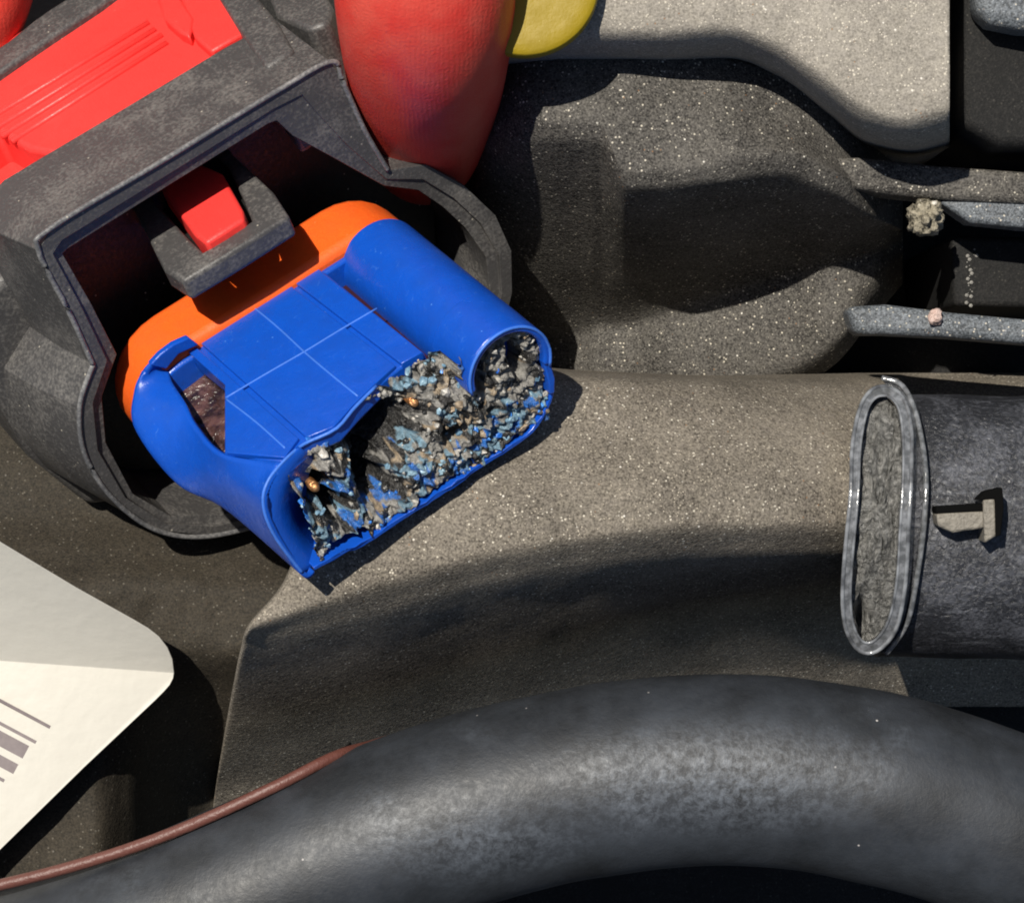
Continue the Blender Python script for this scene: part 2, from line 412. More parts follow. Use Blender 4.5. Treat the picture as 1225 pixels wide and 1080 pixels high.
# rough floor of the oval
bm = bmesh.new(); n = 40
ce = Vector(sum(fi, Vector())/len(fi))
prev = None
ringsv = []
for k in range(9):
    f = .995-k/9
    ringsv.append([])
    for p in fi:
        cx = Vector((ce.x+(p.x-ce.x)*f, ce.y+(p.y-ce.y)*f, 0)); yy = 540-cx.y*100*DCAM/(DCAM+1.6)
        cx.z = tubz(yy, .06)+.16*noise.noise(cx*5)+.10*noise.noise(cx*11)+.04*noise.noise(cx*25)-.12*(1-(1-f)**2)+(-.7*math.exp(-((cx.x-4.44)**2/.006+(cx.y+2.10)**2/.03)))
        ringsv[-1].append(bm.verts.new(cx))
for k in range(8):
    for i in range(len(fi)):
        j = (i+1) % len(fi)
        bm.faces.new((ringsv[k][i], ringsv[k][j], ringsv[k+1][j], ringsv[k+1][i]))
bm.faces.new(ringsv[8])
link("broken_face", bm, M['rough'], pr, smooth=True).location = -po*S
# small L-shaped tab
q = NT("beige_plastic"); M['beige'] = q.fin(q.mix(q.noise(8, 3), (.11, .10, .085), (.23, .21, .175)), .6, q.bump(q.noise(14, 3), .04), .4)
bm = bmesh.new()
prism(bm, [P(x, y, -1.56) for x, y in [(1120, 614), (1150, 612), (1178, 611), (1178, 632), (1158, 634), (1140, 637), (1122, 629)]], Vector((0, 0, -.4)))
prism(bm, [P(x, y, -1.50) for x, y in [(1176, 597), (1190, 590), (1193, 640), (1178, 650)]], Vector((0, 0, -.5)))
link("tab", bm, M['beige'], pr, bevel=.03).location = -po*S
bm = bmesh.new()
prism(bm, [P(x, y, -1.545) for x, y in [(1120, 606), (1178, 602), (1178, 611), (1120, 614)]], Vector((0, 0, -.4)))
prism(bm, [P(x, y, -1.485) for x, y in [(1170, 598), (1180, 588), (1199, 583), (1201, 606), (1197, 640), (1191, 642), (1190, 597)]], Vector((0, 0, -.4)))
link("slot_shade", bm, M['shade_black'], pr, bevel=.01).location = -po*S  # raised black strips paint the shade of recessed slots

# ------------------------------------------------------------------ rails and brackets at the right
def pbox(name, pts, h, mat, bev, label, cat, sub=0):
    bm = bmesh.new(); prism(bm, pts, Vector((0, 0, -h)))
    o = link(name, bm, mat, bevel=bev)
    return tag(o, label, cat)
r1 = empty("metal_rail", P(1110, 215, -3.2)); ro = P(1110, 215, -3.2)
tag(r1, "dirty dark metal rail with a crusted nub hanging below it", "rail")
bm = bmesh.new(); prism(bm, [P(x, y, z) for x, y, z in [(970, 190, -3.2), (1030, 188, -3.2), (1120, 198, -3.2), (1260, 208, -3.2), (1420, 215, -3.2), (1420, 252, -3.25), (1260, 245, -3.25), (1140, 240, -3.25), (1060, 232, -3.25), (1000, 222, -3.25)]], Vector((0, 0, -.8)))
link("rail_bar", bm, M['manifold'], r1, bevel=.09, seg=3).location = -ro*S
bm = bmesh.new(); prism(bm, [P(x, y, -3.35) for x, y in [(1122, 240), (1180, 234), (1260, 235), (1420, 240), (1420, 282), (1225, 273), (1160, 266)]], Vector((0, 0, -.6)))
link("lower_flange", bm, M['rail'], r1, bevel=.07, seg=3).location = -ro*S
bm = bmesh.new()
bmesh.ops.create_icosphere(bm, subdivisions=4, radius=.25)
for v in bm.verts:
    n_ = v.co.normalized(); v.co = n_*(.25+.10*noise.noise(n_*2.2)+.07*noise.noise(n_*6)+.03*noise.noise(n_*14)); v.co.x *= .82; v.co.z *= 1.3
    if v.co.y < -.2: v.co.y = -.2+.3*(v.co.y+.2)
bmesh.ops.translate(bm, vec=P(1107, 262, -3.3), verts=bm.verts)
link("crusted_nub", bm, M['nub'], r1, smooth=True).location = -ro*S

bm = bmesh.new(); prism(bm, [P(x, y, -3.6) for x, y in [(1012, 367), (1060, 364), (1140, 374), (1260, 385), (1420, 392), (1420, 425), (1260, 414), (1140, 404), (1060, 400), (1022, 400)]], Vector((0, 0, -.7)))
tag(link("metal_rail", bm, M['rail'], bevel=.10, seg=3), "pale blue grey metal rail with a pinkish crumb on it, below the crusted nub", "rail")
bm = bmesh.new(); bmesh.ops.create_icosphere(bm, subdivisions=3, radius=.10)
for v in bm.verts: v.co += v.co.normalized()*.05*noise.noise(v.co*14)
bmesh.ops.translate(bm, vec=P(1120, 380, -3.54), verts=bm.verts)
q = NT("pinkish_grit"); M['grit'] = q.fin(q.mix(q.noise(14, 3), (.30, .16, .12), (.62, .52, .48)), .4, q.bump(q.noise(20, 3), .05), .5)
tag(link("grit_crumb", bm, M['grit'], smooth=True), "pinkish crumb of grit lying on the pale metal rail", "crumb")

bm = bmesh.new()
prism(bm, [P(x, y, -2.6) for x, y in [(1150, -200), (1420, -200), (1420, 175), (1195, 175), (1150, 150)]], Vector((0, 0, -4.9)))
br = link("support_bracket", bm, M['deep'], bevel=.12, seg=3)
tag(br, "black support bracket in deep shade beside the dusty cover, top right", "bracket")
bm = bmesh.new(); prism(bm, [P(x, y, -1.9) for x, y in [(1166, -120), (1420, -120), (1420, 32), (1225, 36), (1185, 28), (1168, 12)]], Vector((0, 0, -.72)))
tag(link("mounting_lug", bm, M['rail'], bevel=.14, seg=4), "grey dusty lug in the top right corner on the black bracket", "lug")
bm = bmesh.new(); prism(bm, [P(x, y, -5.6) for x, y in [(1040, 270), (1200, 270), (1200, 480), (1040, 480)]], Vector((0, 0, -1.9)))
bm.free()
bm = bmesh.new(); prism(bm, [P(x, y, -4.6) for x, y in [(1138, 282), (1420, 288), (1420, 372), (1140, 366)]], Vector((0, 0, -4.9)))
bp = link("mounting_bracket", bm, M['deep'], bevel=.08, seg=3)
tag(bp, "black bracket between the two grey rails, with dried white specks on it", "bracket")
bm = bmesh.new(); rg = random.Random(3)
for k in range(26):
    y_ = 300+k*2.6+rg.uniform(-3, 3); c_ = P(1160+rg.uniform(-4, 3)+(6 if k < 3 else 0), y_, -4.59)
    bmesh.ops.create_icosphere(bm, subdivisions=1, radius=rg.choice((.008, .012, .016, .03)), matrix=Matrix.Translation(c_))
link("dried_drip", bm, M['dripw'], bp)
# lower left bar
bm = bmesh.new(); prism(bm, [P(x, y, -5.2) for x, y in [(-120, 596), (60, 592), (92, 600), (92, 622), (60, 626), (-120, 630)]], Vector((0, 0, -4.5)))
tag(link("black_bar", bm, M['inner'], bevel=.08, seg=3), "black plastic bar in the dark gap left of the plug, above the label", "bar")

# ------------------------------------------------------------------ yellow cap
yc = empty("yellow_cap", P(628, -18, -1.2)); yo = P(628, -18, -1.2)
tag(yc, "round olive yellow cap behind the fingertip at the top", "cap")
bm = bmesh.new()
def disc(bm, c, prof, n=64):
    rs = [[bm.verts.new(c+Vector((r*math.cos(2*math.pi*k/n), r*math.sin(2*math.pi*k/n), z))) for k in range(n)] for r, z in prof]
    for i in range(len(rs)-1):
        for k in range(n): bm.faces.new((rs[i][k], rs[i][(k+1) % n], rs[i+1][(k+1) % n], rs[i+1][k]))
    bm.faces.new(rs[0]); bm.faces.new(rs[-1])
disc(bm, Vector((0, 0, 0)), [(.70, .30), (.84, .30), (.90, .27), (.92, .22), (.92, .02), (.88, -.04)])
link("cap_top", bm, M['yellow'], yc, smooth=False, bevel=.01)
bm = bmesh.new(); disc(bm, Vector((0, 0, 0)), [(.5, -.02), (.5, -.5)])
link("cap_neck", bm, M['inner'], yc, smooth=False)

# ------------------------------------------------------------------ label on its plate
LZ = -3.3
def lz(px, py, up=0):          # the sticker is folded along a crease: the upper half slopes up, the lower half is nearly flat
    c_ = 790+px*.07
    return LZ+up+(1.05*(c_-py)/100 if py < c_ else .10*(py-c_)/100)
def folded(name, upper, lower, up, h, mat, parent=None, bev=.01):
    bm = bmesh.new(); cr_ = [(-260, 790-18.2), (upper[-1][0], 790+upper[-1][0]*.07)]
    top_ = [P(x, y, lz(x, y, up)) for x, y in upper]; lo_ = [P(x, y, lz(x, y, up)) for x, y in lower]
    ca, cb = P(*cr_[0], LZ+up), P(*cr_[1], LZ+up)
    vt = [bm.verts.new(p) for p in top_[:-1]]; vl = [bm.verts.new(p) for p in lo_]; va, vb = bm.verts.new(ca), bm.verts.new(cb)
    bm.faces.new(vt+[vb, va]); bm.faces.new([va, vb]+vl)
    dn = {v: bm.verts.new(v.co-Vector((0, 0, h))) for v in list(bm.verts)}
    bm.faces.new([dn[v] for v in vt+[vb, va]]); bm.faces.new([dn[v] for v in [va, vb]+vl])
    loop = vt+[vb]+vl+[va]
    for i in range(len(loop)):
        a_, b_ = loop[i], loop[(i+1) % len(loop)]
        bm.faces.new((a_, b_, dn[b_], dn[a_]))
    return link(name, bm, mat, parent, bevel=bev)
pl_o = folded("mounting_plate", [(-260, 500), (0, 655), (90, 709), (166, 752), (182, 763), (194, 778), (201, 803)], [(197, 816), (186, 828), (96, 914), (0, 1010), (-260, 1270)], -.05, .22, M['brace'], bev=.03)
tag(pl_o, "black plate carrying the white barcode label at lower left", "plate")
q = NT("label_paper")
M['paper'] = q.fin(q.mix(q.noise(2.5, 3), (.53, .51, .455), (.50, .48, .425)), .45, q.bump(q.noise(4, 3), .01), .4)
q = NT("label_ink"); M['ink'] = q.fin(q.mix(q.noise(12, 3), (.10, .08, .085), (.17, .14, .14)), .5, None, .3)
lab = folded("label", [(-260, 492), (0, 648), (90, 702), (160, 741), (177, 751), (190, 761), (200, 774), (206, 788), (208, 803)], [(207, 811), (203, 819), (196, 827), (186, 837), (100, 918), (0, 1016), (-260, 1275)], .0, .06, M['paper'], bev=.006)
tag(lab, "white sticker with barcode bars and a rounded corner at lower left", "label")
bm = bmesh.new()
d = Vector((60, 32)).normalized()
def stripe(x, y, w_, L=220):
    n_ = Vector((-d.y, d.x))
    q_ = [(x, y), (x-d.x*L, y-d.y*L), (x-d.x*L+n_.x*w_, y-d.y*L+n_.y*w_), (x+n_.x*w_, y+n_.y*w_)]
    prism(bm, [P(a_, b_, lz(a_, b_, .002)) for a_, b_ in q_], Vector((0, 0, -.004)))
for x, y, w_ in [(61, 868, 4), (44, 886, 4), (35, 892, 17), (22, 914, 13), (6, 932, 4), (-6, 946, 12)]: stripe(x, y, w_)
link("barcode", bm, M['ink'], lab)
bm = bmesh.new()
prism(bm, [P(x, y, lz(x, y, .002)) for x, y in [(-60, 672), (-2, 676), (6, 682), (5, 690), (-6, 700), (-60, 706)]], Vector((0, 0, -.004)))
link("printed_mark", bm, M['ink'], lab)

# ------------------------------------------------------------------ the connector (local axes: u width, w towards the tip, t up)
con = bpy.data.objects.new("electrical_connector", None); COL.objects.link(con)
con.empty_display_size = .01
R = Matrix((U, W, T)).transposed()          # columns u, w, t: a left-handed triple would mirror, so check
if R.determinant() < 0:
    FL = True
    R = Matrix((U, -W, T)).transposed()
else:
    FL = False
con.matrix_world = Matrix.Translation(O*S) @ R.to_4x4()
tag(con, "black automotive plug with blue insert, orange seal and red lock, its tip melted", "connector")
def L(v):            # connector coordinates (u, w, t) to the Empty's own axes
    return Vector((v[0], -v[1] if FL else v[1], v[2]))
def lp_(pxs, ax, val): return [L(on(x, y, ax, val)) for x, y in pxs]
WV = L(Vector((0, 1, 0))); TV = Vector((0, 0, 1)); UV = Vector((1, 0, 0))

# housing: front ring with hood arch and round shroud
W0 = -3.5
pairs = [((111, 436), (143, 427)), ((82, 372), (112, 366)), ((46, 300), (78, 307)), ((62, 272), (84, 301)), ((200, 189), (205, 224)), ((333, 108), (322, 150)), ((396, 74), (333, 146)),
         ((410, 98), (352, 164)), ((436, 156), (400, 190)), ((464, 204), (461, 224)), ((510, 197), (503, 230)), ((555, 222), (533, 250)), ((593, 258), (560, 275)), ((612, 300), (585, 310)), ((613, 350), (590, 352)),
         ((596, 420), (570, 412)), ((520, 500), (505, 480)), ((410, 580), (400, 560)), ((330, 620), (325, 606)), ((250, 641), (268, 619)), ((188, 634), (208, 621)), ((136, 597), (162, 594)), ((102, 545), (130, 533)), ((95, 487), (125, 478))]
outer = lp_([p[0] for p in pairs], 1, W0); inner = lp_([p[1] for p in pairs], 1, W0)
def flare(i, p):
    x = p.copy()
    if i in (0, 1, 2, 18, 19, 20, 21, 22, 23):
        k = {0: .25, 1: .30, 2: .30, 18: .1, 19: .15, 20: .25, 21: .38, 22: .45, 23: .42}[i]
        d = Vector((x.x-1.7, 0, (x.z+1.0)*(.8 if i > 17 else 0))).normalized(); x += d*k
    return x
bm = bmesh.new(); nn = len(outer)
rec = lambda i: .02 if 5 <= i <= 9 else (.04 if i in (4, 10) else .06)
midl = [o_.lerp(i_, .55) for o_, i_ in zip(outer, inner)]
lo_ = [o_+(o_-i_)*.12-WV*.06 for o_, i_ in zip(outer, inner)]
loops = [[flare(i, p)-WV*1.45 for i, p in enumerate(outer)], [p+(f_-p)*.6-WV*.7 for p, f_ in zip(outer, [flare(i, p) for i, p in enumerate(outer)])], outer, midl, [p-WV*rec(i) for i, p in enumerate(midl)], [p-WV*(rec(i)+.02) for i, p in enumerate(inner)], [p-WV*1.45 for p in inner]]
vv_ = [[bm.verts.new(p) for p in lp] for lp in loops]
for a_, b_ in zip(vv_, vv_[1:]+vv_[:1]):
    for i in range(nn): bm.faces.new((a_[i], a_[(i+1) % nn], b_[(i+1) % nn], b_[i]))
hs = link("housing", bm, M['housing'], con, bevel=.045, seg=3, angle=28)
bm = bmesh.new()
bead = resample([p+WV*.005 for p in [outer[0], outer[1], outer[2], outer[3], outer[4], outer[5], outer[6], outer[7], outer[8], outer[9]]], 90)
tube(bm, bead, .035, 8)
bead = resample([p+WV*.005 for p in outer[17:]+outer[:1]], 70)
tube(bm, bead, .035, 8)
link("worn_edge_highlight", bm, M['worn'], hs, smooth=True)  # lighter bead paints the edge highlight along the worn lip
# outer step flange of the shroud rim
n_ = len(outer)
# rear body
bm = bmesh.new()
sec = [(-1.75, 1.25), (-1.95, .4), (-1.9, -1.4), (-1.5, -2.6), (-.6, -3.1), (3.6, -3.1), (4.4, -2.4), (4.6, -1.0), (4.2, .3), (3.75, 1.25)]
prism(bm, [L(Vector((u_, W0-1.42, t_))) for u_, t_ in sec], -WV*6.0)
link("rear_body", bm, M['housing'], con, bevel=.15, seg=3)
# inner wall disc behind the seal closes the cavity; its depth shade is in the colour
bm = bmesh.new(); ring_ = [L(Vector((p.x, W0-1.25, p.z))) for p in [Vector((-.8, 0, 2.1)), Vector((3.4, 0, 1.9)), Vector((4.15, 0, .7)), Vector((4.75, 0, -.6)), Vector((4.2, 0, -2.2)), Vector((3.4, 0, -2.8)), Vector((0, 0, -2.9)), Vector((-.9, 0, -2.2)), Vector((-1.2, 0, -.8)), Vector((-.8, 0, .5))]]
prism(bm, ring_, -WV*.12)
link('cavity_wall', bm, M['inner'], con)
# orange seal
def stadium(u0, u1, t0, t1, n=14):
    r = (t1-t0)/2; tc_ = (t0+t1)/2; out = []
    for k in range(n+1):
        a_ = math.pi/2+math.pi*k/n; out.append((u0+r+r*math.cos(a_), tc_+r*math.sin(a_)))
    for k in range(n+1):
        a_ = -math.pi/2+math.pi*k/n; out.append((u1-r+r*math.cos(a_), tc_+r*math.sin(a_)))
    return out
bm = bmesh.new()
prism(bm, [L(Vector((u_, -3.15, t_))) for u_, t_ in stadium(-.70, 3.70, -1.65, .17)], -WV*.95)
link("seal", bm, M['orange'], con, bevel=.12, seg=3)

# latch tongue with a red peg
tl_o = [(120, 190), (163, 255), (180, 290), (196, 322), (219, 337), (285, 297), (346, 258), (327, 229), (278, 183), (230, 120)]
tl_i = [(170, 215), (184, 240), (205, 262), (225, 284), (243, 301), (272, 284), (301, 264), (290, 236), (272, 198), (235, 168)]
TT = 1.25
bm = bmesh.new(); ring(bm, lp_(tl_o, 2, TT), lp_(tl_i, 2, TT), -TV*.32)
la = link("latch", bm, M['housing'], con, bevel=.06, seg=3)
bm = bmesh.new()
pt = lp_([(190, 222), (242, 196), (266, 207), (290, 250), (292, 262), (246, 291), (232, 280)], 2, TT+.12)
a_ = [bm.verts.new(p) for p in pt]; b_ = [bm.verts.new(p-TV*.36) for p in pt]
bm.faces.new(a_); bm.faces.new(b_[::-1])
for i in range(len(pt)): bm.faces.new((a_[i], b_[i], b_[(i+1) % len(pt)], a_[(i+1) % len(pt)]))
link("lock_peg", bm, M['red'], con, bevel=.05, seg=3)
bm = bmesh.new(); prism(bm, lp_([(170, 215), (184, 240), (243, 305), (303, 266), (272, 198), (235, 168)], 2, TT-.27), -TV*.05)
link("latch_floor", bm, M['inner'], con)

# red sliding lock on top
TR = 2.27
lev = [(-60, 110), (112, -10), (240, -30), (292, 52), (96, 181), (58, 186), (30, 180), (-60, 120)]
lever_px = [(-90, 120), (60, 25), (130, -20), (262, -40), (292, 54), (100, 180), (72, 184), (36, 178), (0, 158), (-60, 190)]
bm = bmesh.new()
prism(bm, lp_([(-160, 130), (10, 45), (108, -15), (250, -60), (300, 50), (105, 181), (74, 184), (34, 178), (-4, 155), (-90, 215)], 2, TR), -TV*1.0)
lk = link("lock_slide", bm, M['red'], con, bevel=.07, seg=3)
bm = bmesh.new(); prism(bm, lp_([(-120, 240), (-60, 150), (20, 160), (110, 175), (90, 205), (0, 262), (-80, 300)], 2, 1.75), -TV*.5)
link("slide_foot", bm, M['red'], lk, bevel=.05)
bm = bmesh.new()
for k, (a0, a1) in enumerate([((-20, 148), (178, 28)), ((-10, 158), (186, 36)), ((2, 164), (194, 43)), ((14, 170), (200, 52))]):
    p0, p1 = lp_([a0, a1], 2, TR); 
    tube(bm, [p0, p0.lerp(p1, .5), p1], .045, 8)
link("grip_rib", bm, M['red'], lk, smooth=True)
bm = bmesh.new()
prism(bm, lp_([(186, -6), (206, -18), (232, 22), (226, 44), (214, 38), (196, 22)], 2, TR+.16), -TV*.2)
prism(bm, lp_([(206, -30), (240, -52), (290, 40), (252, 62), (232, 44)], 2, TR+.14), -TV*.2)
link("stop_block", bm, M['red'], lk, bevel=.04)
bm = bmesh.new(); prism(bm, lp_([(132, 142), (140, 135), (152, 146), (146, 152)], 2, TR+.1), -TV*.12)
link("stop_nib", bm, M['red'], lk, bevel=.02)
# black rails beside the slide
bm = bmesh.new()
prism(bm, lp_([(232, -50), (262, -60), (330, 22), (352, 60), (318, 82), (297, 54)], 2, TR+.2), -TV*1.4)
link("guide_rail", bm, M['housing'], con, bevel=.07, seg=3)
bm = bmesh.new()
prism(bm, lp_([(300, -60), (372, -40), (398, 8), (392, 28), (370, 36), (330, 18)], 2, TR+.05), -TV*1.3)
link("guide_rail", bm, M['housing'], con, bevel=.07, seg=3)
bm = bmesh.new()
prism(bm, lp_([(-40, 80), (8, 50), (40, 24), (60, 10), (140, -40), (150, -18), (118, 6), (58, 46), (20, 72), (-20, 100)], 2, TR+.12), -TV*1.2)
link("guide_rail", bm, M['housing'], con, bevel=.06, seg=3)

# blue insert --------------------------------------------------------------
bm = bmesh.new()
top = lp_([(218, 418), (345, 325), (369, 309), (508, 422), (478, 440), (450, 462), (424, 488), (402, 513), (366, 530), (340, 553), (268, 543), (268, 459)], 2, 0)
# plate with thickness
prism(bm, top, -TV*.22)
ins = link("insert", bm, M['blue'], con, bevel=.035, seg=2)
# flush panels with narrow grooves between them
for pts_ in ([(221, 417), (226, 407), (357, 524), (340, 547), (270, 541), (269, 460)], [(231, 402), (335, 332), (473, 437), (447, 460), (421, 485), (399, 510), (367, 523)], [(341, 329), (368, 311), (505, 421), (480, 435)]):
    bm = bmesh.new(); prism(bm, lp_(pts_, 2, .05), -TV*.12)
    link("top_panel", bm, M['blue'], ins, bevel=.012)
bm = bmesh.new()
for ch in ([(270, 476), (318, 447), (364, 421), (408, 395), (451, 369)], [(295, 361), (330, 391), (364, 421), (396, 447), (428, 474)], [(270, 477), (306, 506), (341, 536)]):
    q_ = [p+Vector((rx, ry, 0)) for p, (rx, ry) in zip(lp_(ch, 2, .05), [(0, 0), (.012, -.008), (0, 0), (-.01, .012), (0, 0)])]
    tube(bm, resample(q_, 14), .013, 6)
link("mould_line", bm, M['blue_worn_lit'], ins, smooth=True)  # sunlight on these ridges is put into the lighter blue
# left lobe: curved shell from the window edge down to the underside
e1 = [on(x, y, 2, t_) for (x, y, t_) in [(199, 432, -.08), (201, 444, -.06), (207, 460, -.05), (222, 482, -.05), (236, 510, -.05), (268, 543, -.01)]]+[on(338, 553, 1, -.33)]
e3 = [on(190, 428, 1, -3.1), on(173, 444, 1, -3.15), on(163, 470, 1, -3.1), on(164, 512, 1, -2.8), on(212, 575, 1, -2.1), on(270, 606, 1, -1.4), on(361, 684, 1, -.03)]
e4 = [Vector((p.x+.14*min(1, k/3), p.y, p.z-.12*min(1, k/3))) for k, p in enumerate(e3)]
r1_ = resample([L(p) for p in e1], 40); r3_ = resample([L(p) for p in e3], 40); r4_ = resample([L(p) for p in e4], 40)
bm = bmesh.new(); V = []
for i in range(40):
    mid = (r1_[i]+r3_[i])/2+Vector((-.08, 0, .02))*min(1, max(0, i-8)/8)*math.sin(math.pi*min(1, (40-i)/40+.15)*.5)
    f_ = max(0, (i-27)/12)**2; mid = mid.lerp(L(on(315, 606, 1, -.18)), f_)
    V.append([bm.verts.new(p) for p in resample([r1_[i], mid, r3_[i], r4_[i]], 16)])
for i in range(39):
    for j in range(15): bm.faces.new((V[i][j], V[i+1][j], V[i+1][j+1], V[i][j+1]))
so_ = link("side_shell", bm, M['blue'], ins, smooth=True)
bm = bmesh.new(); prism(bm, lp_([(180, 437), (192, 424), (208, 412), (226, 404), (238, 413), (214, 424), (199, 442)], 1, -3.06), -WV*.1)
link('corner_web', bm, M['blue'], ins, bevel=.02)
sm = so_.modifiers.new("thick", 'SOLIDIFY'); sm.thickness = .06*S; sm.offset = 0
# underside and core
bm = bmesh.new()
prism(bm, [L(Vector((u_, -3.2, t_))) for u_, t_ in [(.55, -.30), (2.12, -.30), (2.14, -1.0), (2.9, -1.0), (3.3, -1.40), (.3, -1.42), (.25, -.9)]], WV*2.1)
link("core", bm, M['blue'], ins, bevel=.05)
bm = bmesh.new()
prism(bm, [L(Vector((u_, -3.2, t_))) for u_, t_ in stadium(-.68, 3.62, -1.5, .0)], WV*.12)
link("base_flange", bm, M['blue'], ins, bevel=.04)
q = NT("dark_window_brown"); M['window_brown'] = q.fin(q.mix(q.ramp(q.noise(5, 4), .4, .65), (.020, .010, .010), (.10, .05, .045)), .3, q.bump(q.noise(8, 3), .08), .5)
bm = bmesh.new(); prism(bm, [L(Vector(v_)) for v_ in [(-.55, -3.1, -.42), (.6, -3.1, -.30), (.6, -1.0, -.30), (.1, -.8, -.5), (-.3, -2.0, -.6)]], -TV*.1)
link("window_back", bm, M['window_brown'], ins)  # dark brown filling behind the side window
M["maroon"] = plastic("slot_shade_maroon", (.030, .006, .010), (.07, .02, .02), .45)  # shade and red bounce between plate and pillar put into the colour
bm = bmesh.new(); prism(bm, [L(Vector(v_)) for v_ in [(2.08, -3.15, -.34), (2.62, -3.15, -.34), (2.62, -.62, -.34), (2.08, -.62, -.34)]], -TV*.1)
link("slot_floor_shade", bm, M['maroon'], ins)
# right pillar: open round tube
PU, PT_, PR = 3.02, -.38, .59
bm = bmesh.new()
n = 48
def circ(r, w_, ratio=1): return [L(Vector((PU+r*math.cos(2*math.pi*k/n), w_, PT_+r*math.sin(2*math.pi*k/n)))) for k in range(n)]
arc = [math.radians(x) for x in range(-30, 186, 6)]
full = [math.radians(x) for x in range(0, 360, 8)]
op = [L(Vector((PU+PR*math.cos(x), .03, PT_+PR*math.sin(x)))) for x in arc]; ip = [L(Vector((PU+(PR-.1)*math.cos(x), .03, PT_+(PR-.1)*math.sin(x)))) for x in arc]
prism(bm, op+ip[::-1], -WV*.9)
tp = [L(Vector((PU+(PR-.004)*math.cos(x), -.5, PT_+(PR-.004)*math.sin(x)))) for x in full]
prism(bm, tp, -WV*2.7)
pi_ = link("round_rail", bm, M['blue'], ins, bevel=.03, seg=2)
bm = bmesh.new()   # right outer wall of the tip below the rail
wall = [(PU+PR*math.cos(a_), PT_+PR*math.sin(a_)) for a_ in [math.radians(x) for x in (20, 5, -10, -25)]]+[(3.54, -.92), (3.47, -1.12)]
wi = [(PU+(PR-.1)*math.cos(a_), PT_+(PR-.1)*math.sin(a_)) for a_ in [math.radians(x) for x in (20, 5, -10, -25)]]+[(3.44, -.92), (3.40, -1.10)]
prism(bm, [L(Vector((u_, .0, t_))) for u_, t_ in wall+wi[::-1]], -WV*3.0)
link("end_wall", bm, M['blue'], ins, bevel=.02)
rim_l = resample([L(on(x, y, 1, w_)) for x, y, w_ in [(358, 535, -.38), (338, 553, -.33), (320, 577, -.25), (315, 606, -.18), (331, 645, -.1), (361, 684, -.03)]], 30)
wall_l = resample([L(on(x, y, 1, w_)) for x, y, w_ in [(374, 545, -.5), (368, 566, -.55), (364, 590, -.6), (366, 618, -.6), (380, 646, -.55), (402, 664, -.5)]], 30)
bm = bmesh.new(); rows = [[bm.verts.new(p) for p in (a_, a_.lerp(b_, .5)+Vector((.0, .0, 0)), b_)] for a_, b_ in zip(rim_l, wall_l)]
for i in range(29):
    for j in range(2): bm.faces.new((rows[i][j], rows[i+1][j], rows[i+1][j+1], rows[i][j+1]))
tr_ = link("tip_rim", bm, M['blue'], ins, smooth=True)
sm2 = tr_.modifiers.new("thick", 'SOLIDIFY'); sm2.thickness = .05*S; sm2.offset = 0
bm = bmesh.new(); tube(bm, resample(lp_([(450, 462), (424, 488), (402, 513), (366, 530)], 2, .01)+rim_l[3::4]+[rim_l[-1]], 40), .022, 8)
tube(bm, [L(Vector((PU+(PR-.02)*math.cos(x), .032, PT_+(PR-.02)*math.sin(x)))) for x in arc], .02, 8)
link("scraped_edge", bm, M['blue_worn_lit'], ins, smooth=True)

bm = bmesh.new()   # what is left of the lower rim
low_o, low_i = [], []
for k in range(40):
    u_ = -.20+k*3.70/39; t_ = -1.50+.12*max(0, (.6-u_)/.8)+.40*max(0, (u_-2.9)/.6)**2
    low_o.append((u_, t_-.02+.02*noise.noise(Vector((u_*6, 2, 0))))); low_i.append((u_, t_+.035+.035*abs(noise.noise(Vector((u_*5, 0, 7))))))
prism(bm, [L(Vector((u_, .01+.03*noise.noise(Vector((u_*7, 4, t_)))-.05, t_))) for u_, t_ in low_o+low_i[::-1]], -WV*.7)
link("lower_rim", bm, M['blue'], ins, bevel=.01)

# melted tip --------------------------------------------------------------
def inside(u_, t_):
    if (u_-PU)**2+(t_-PT_)**2 < (PR-.06)**2: return True
    if u_ < .08-.16*(-t_/1.3): return False
    top_ = .0 if u_ < 1.2 else (.0+.05*(u_-1.2) if u_ < 2.45 else .05-.35*max(0, u_-2.4))
    if u_ > 2.9: top_ = -.3
    bot = -1.46+.05*math.sin(u_*5)+.06*noise.noise(Vector((u_*4, 0, 3)))+(.0 if u_ > .6 else .14)
    return bot < t_ < top_+.05*noise.noise(Vector((u_*5, 1, 0))) and u_ < 3.5+.2*(min(0, t_+.6))
holes = [(1.32, -.48, .44, .30), (1.02, -.72, .26, .16), (.98, -1.0, .22, .20), (.22, -.12, .10, .08), (.28, -.30, .14, .10), (.32, -.62, .20, .20), (.42, -.95, .14, .18), (2.62, -.25, .07, .22), (2.1, -.9, .12, .08), (3.2, -.42, .08, .2)]
def hole(u_, t_):
    h = 0
    for a0, b0, ru, rt in holes:
        d_ = ((u_-a0)/ru)**2+((t_-b0)/rt)**2
        h = max(h, math.exp(-d_*1.1))
    return h
q = NT("charred_melt")
at = q.n("ShaderNodeAttribute"); at.attribute_name = "residue"
g = q.noise(13, 4, .7, .6)
c = q.mix(q.ramp(g, .36, .62, .6, 0), at.outputs["Color"], (.03, .028, .026))
M['melt'] = q.fin(c, q.ramp(g, .3, .7, .5, .22), q.bump(g, .05, 1), .6)
def flat(name, a, b, rough=.35, metal=0):
    q = NT(name); q.b.inputs["Metallic"].default_value = metal
    return q.fin(q.mix(q.ramp(q.noise(9, 3), .35, .65), a, b), rough, q.bump(q.noise(16, 3), .04), .6)
M['ash'] = flat("ash_grey_residue", (.20, .195, .18), (.52, .49, .44))
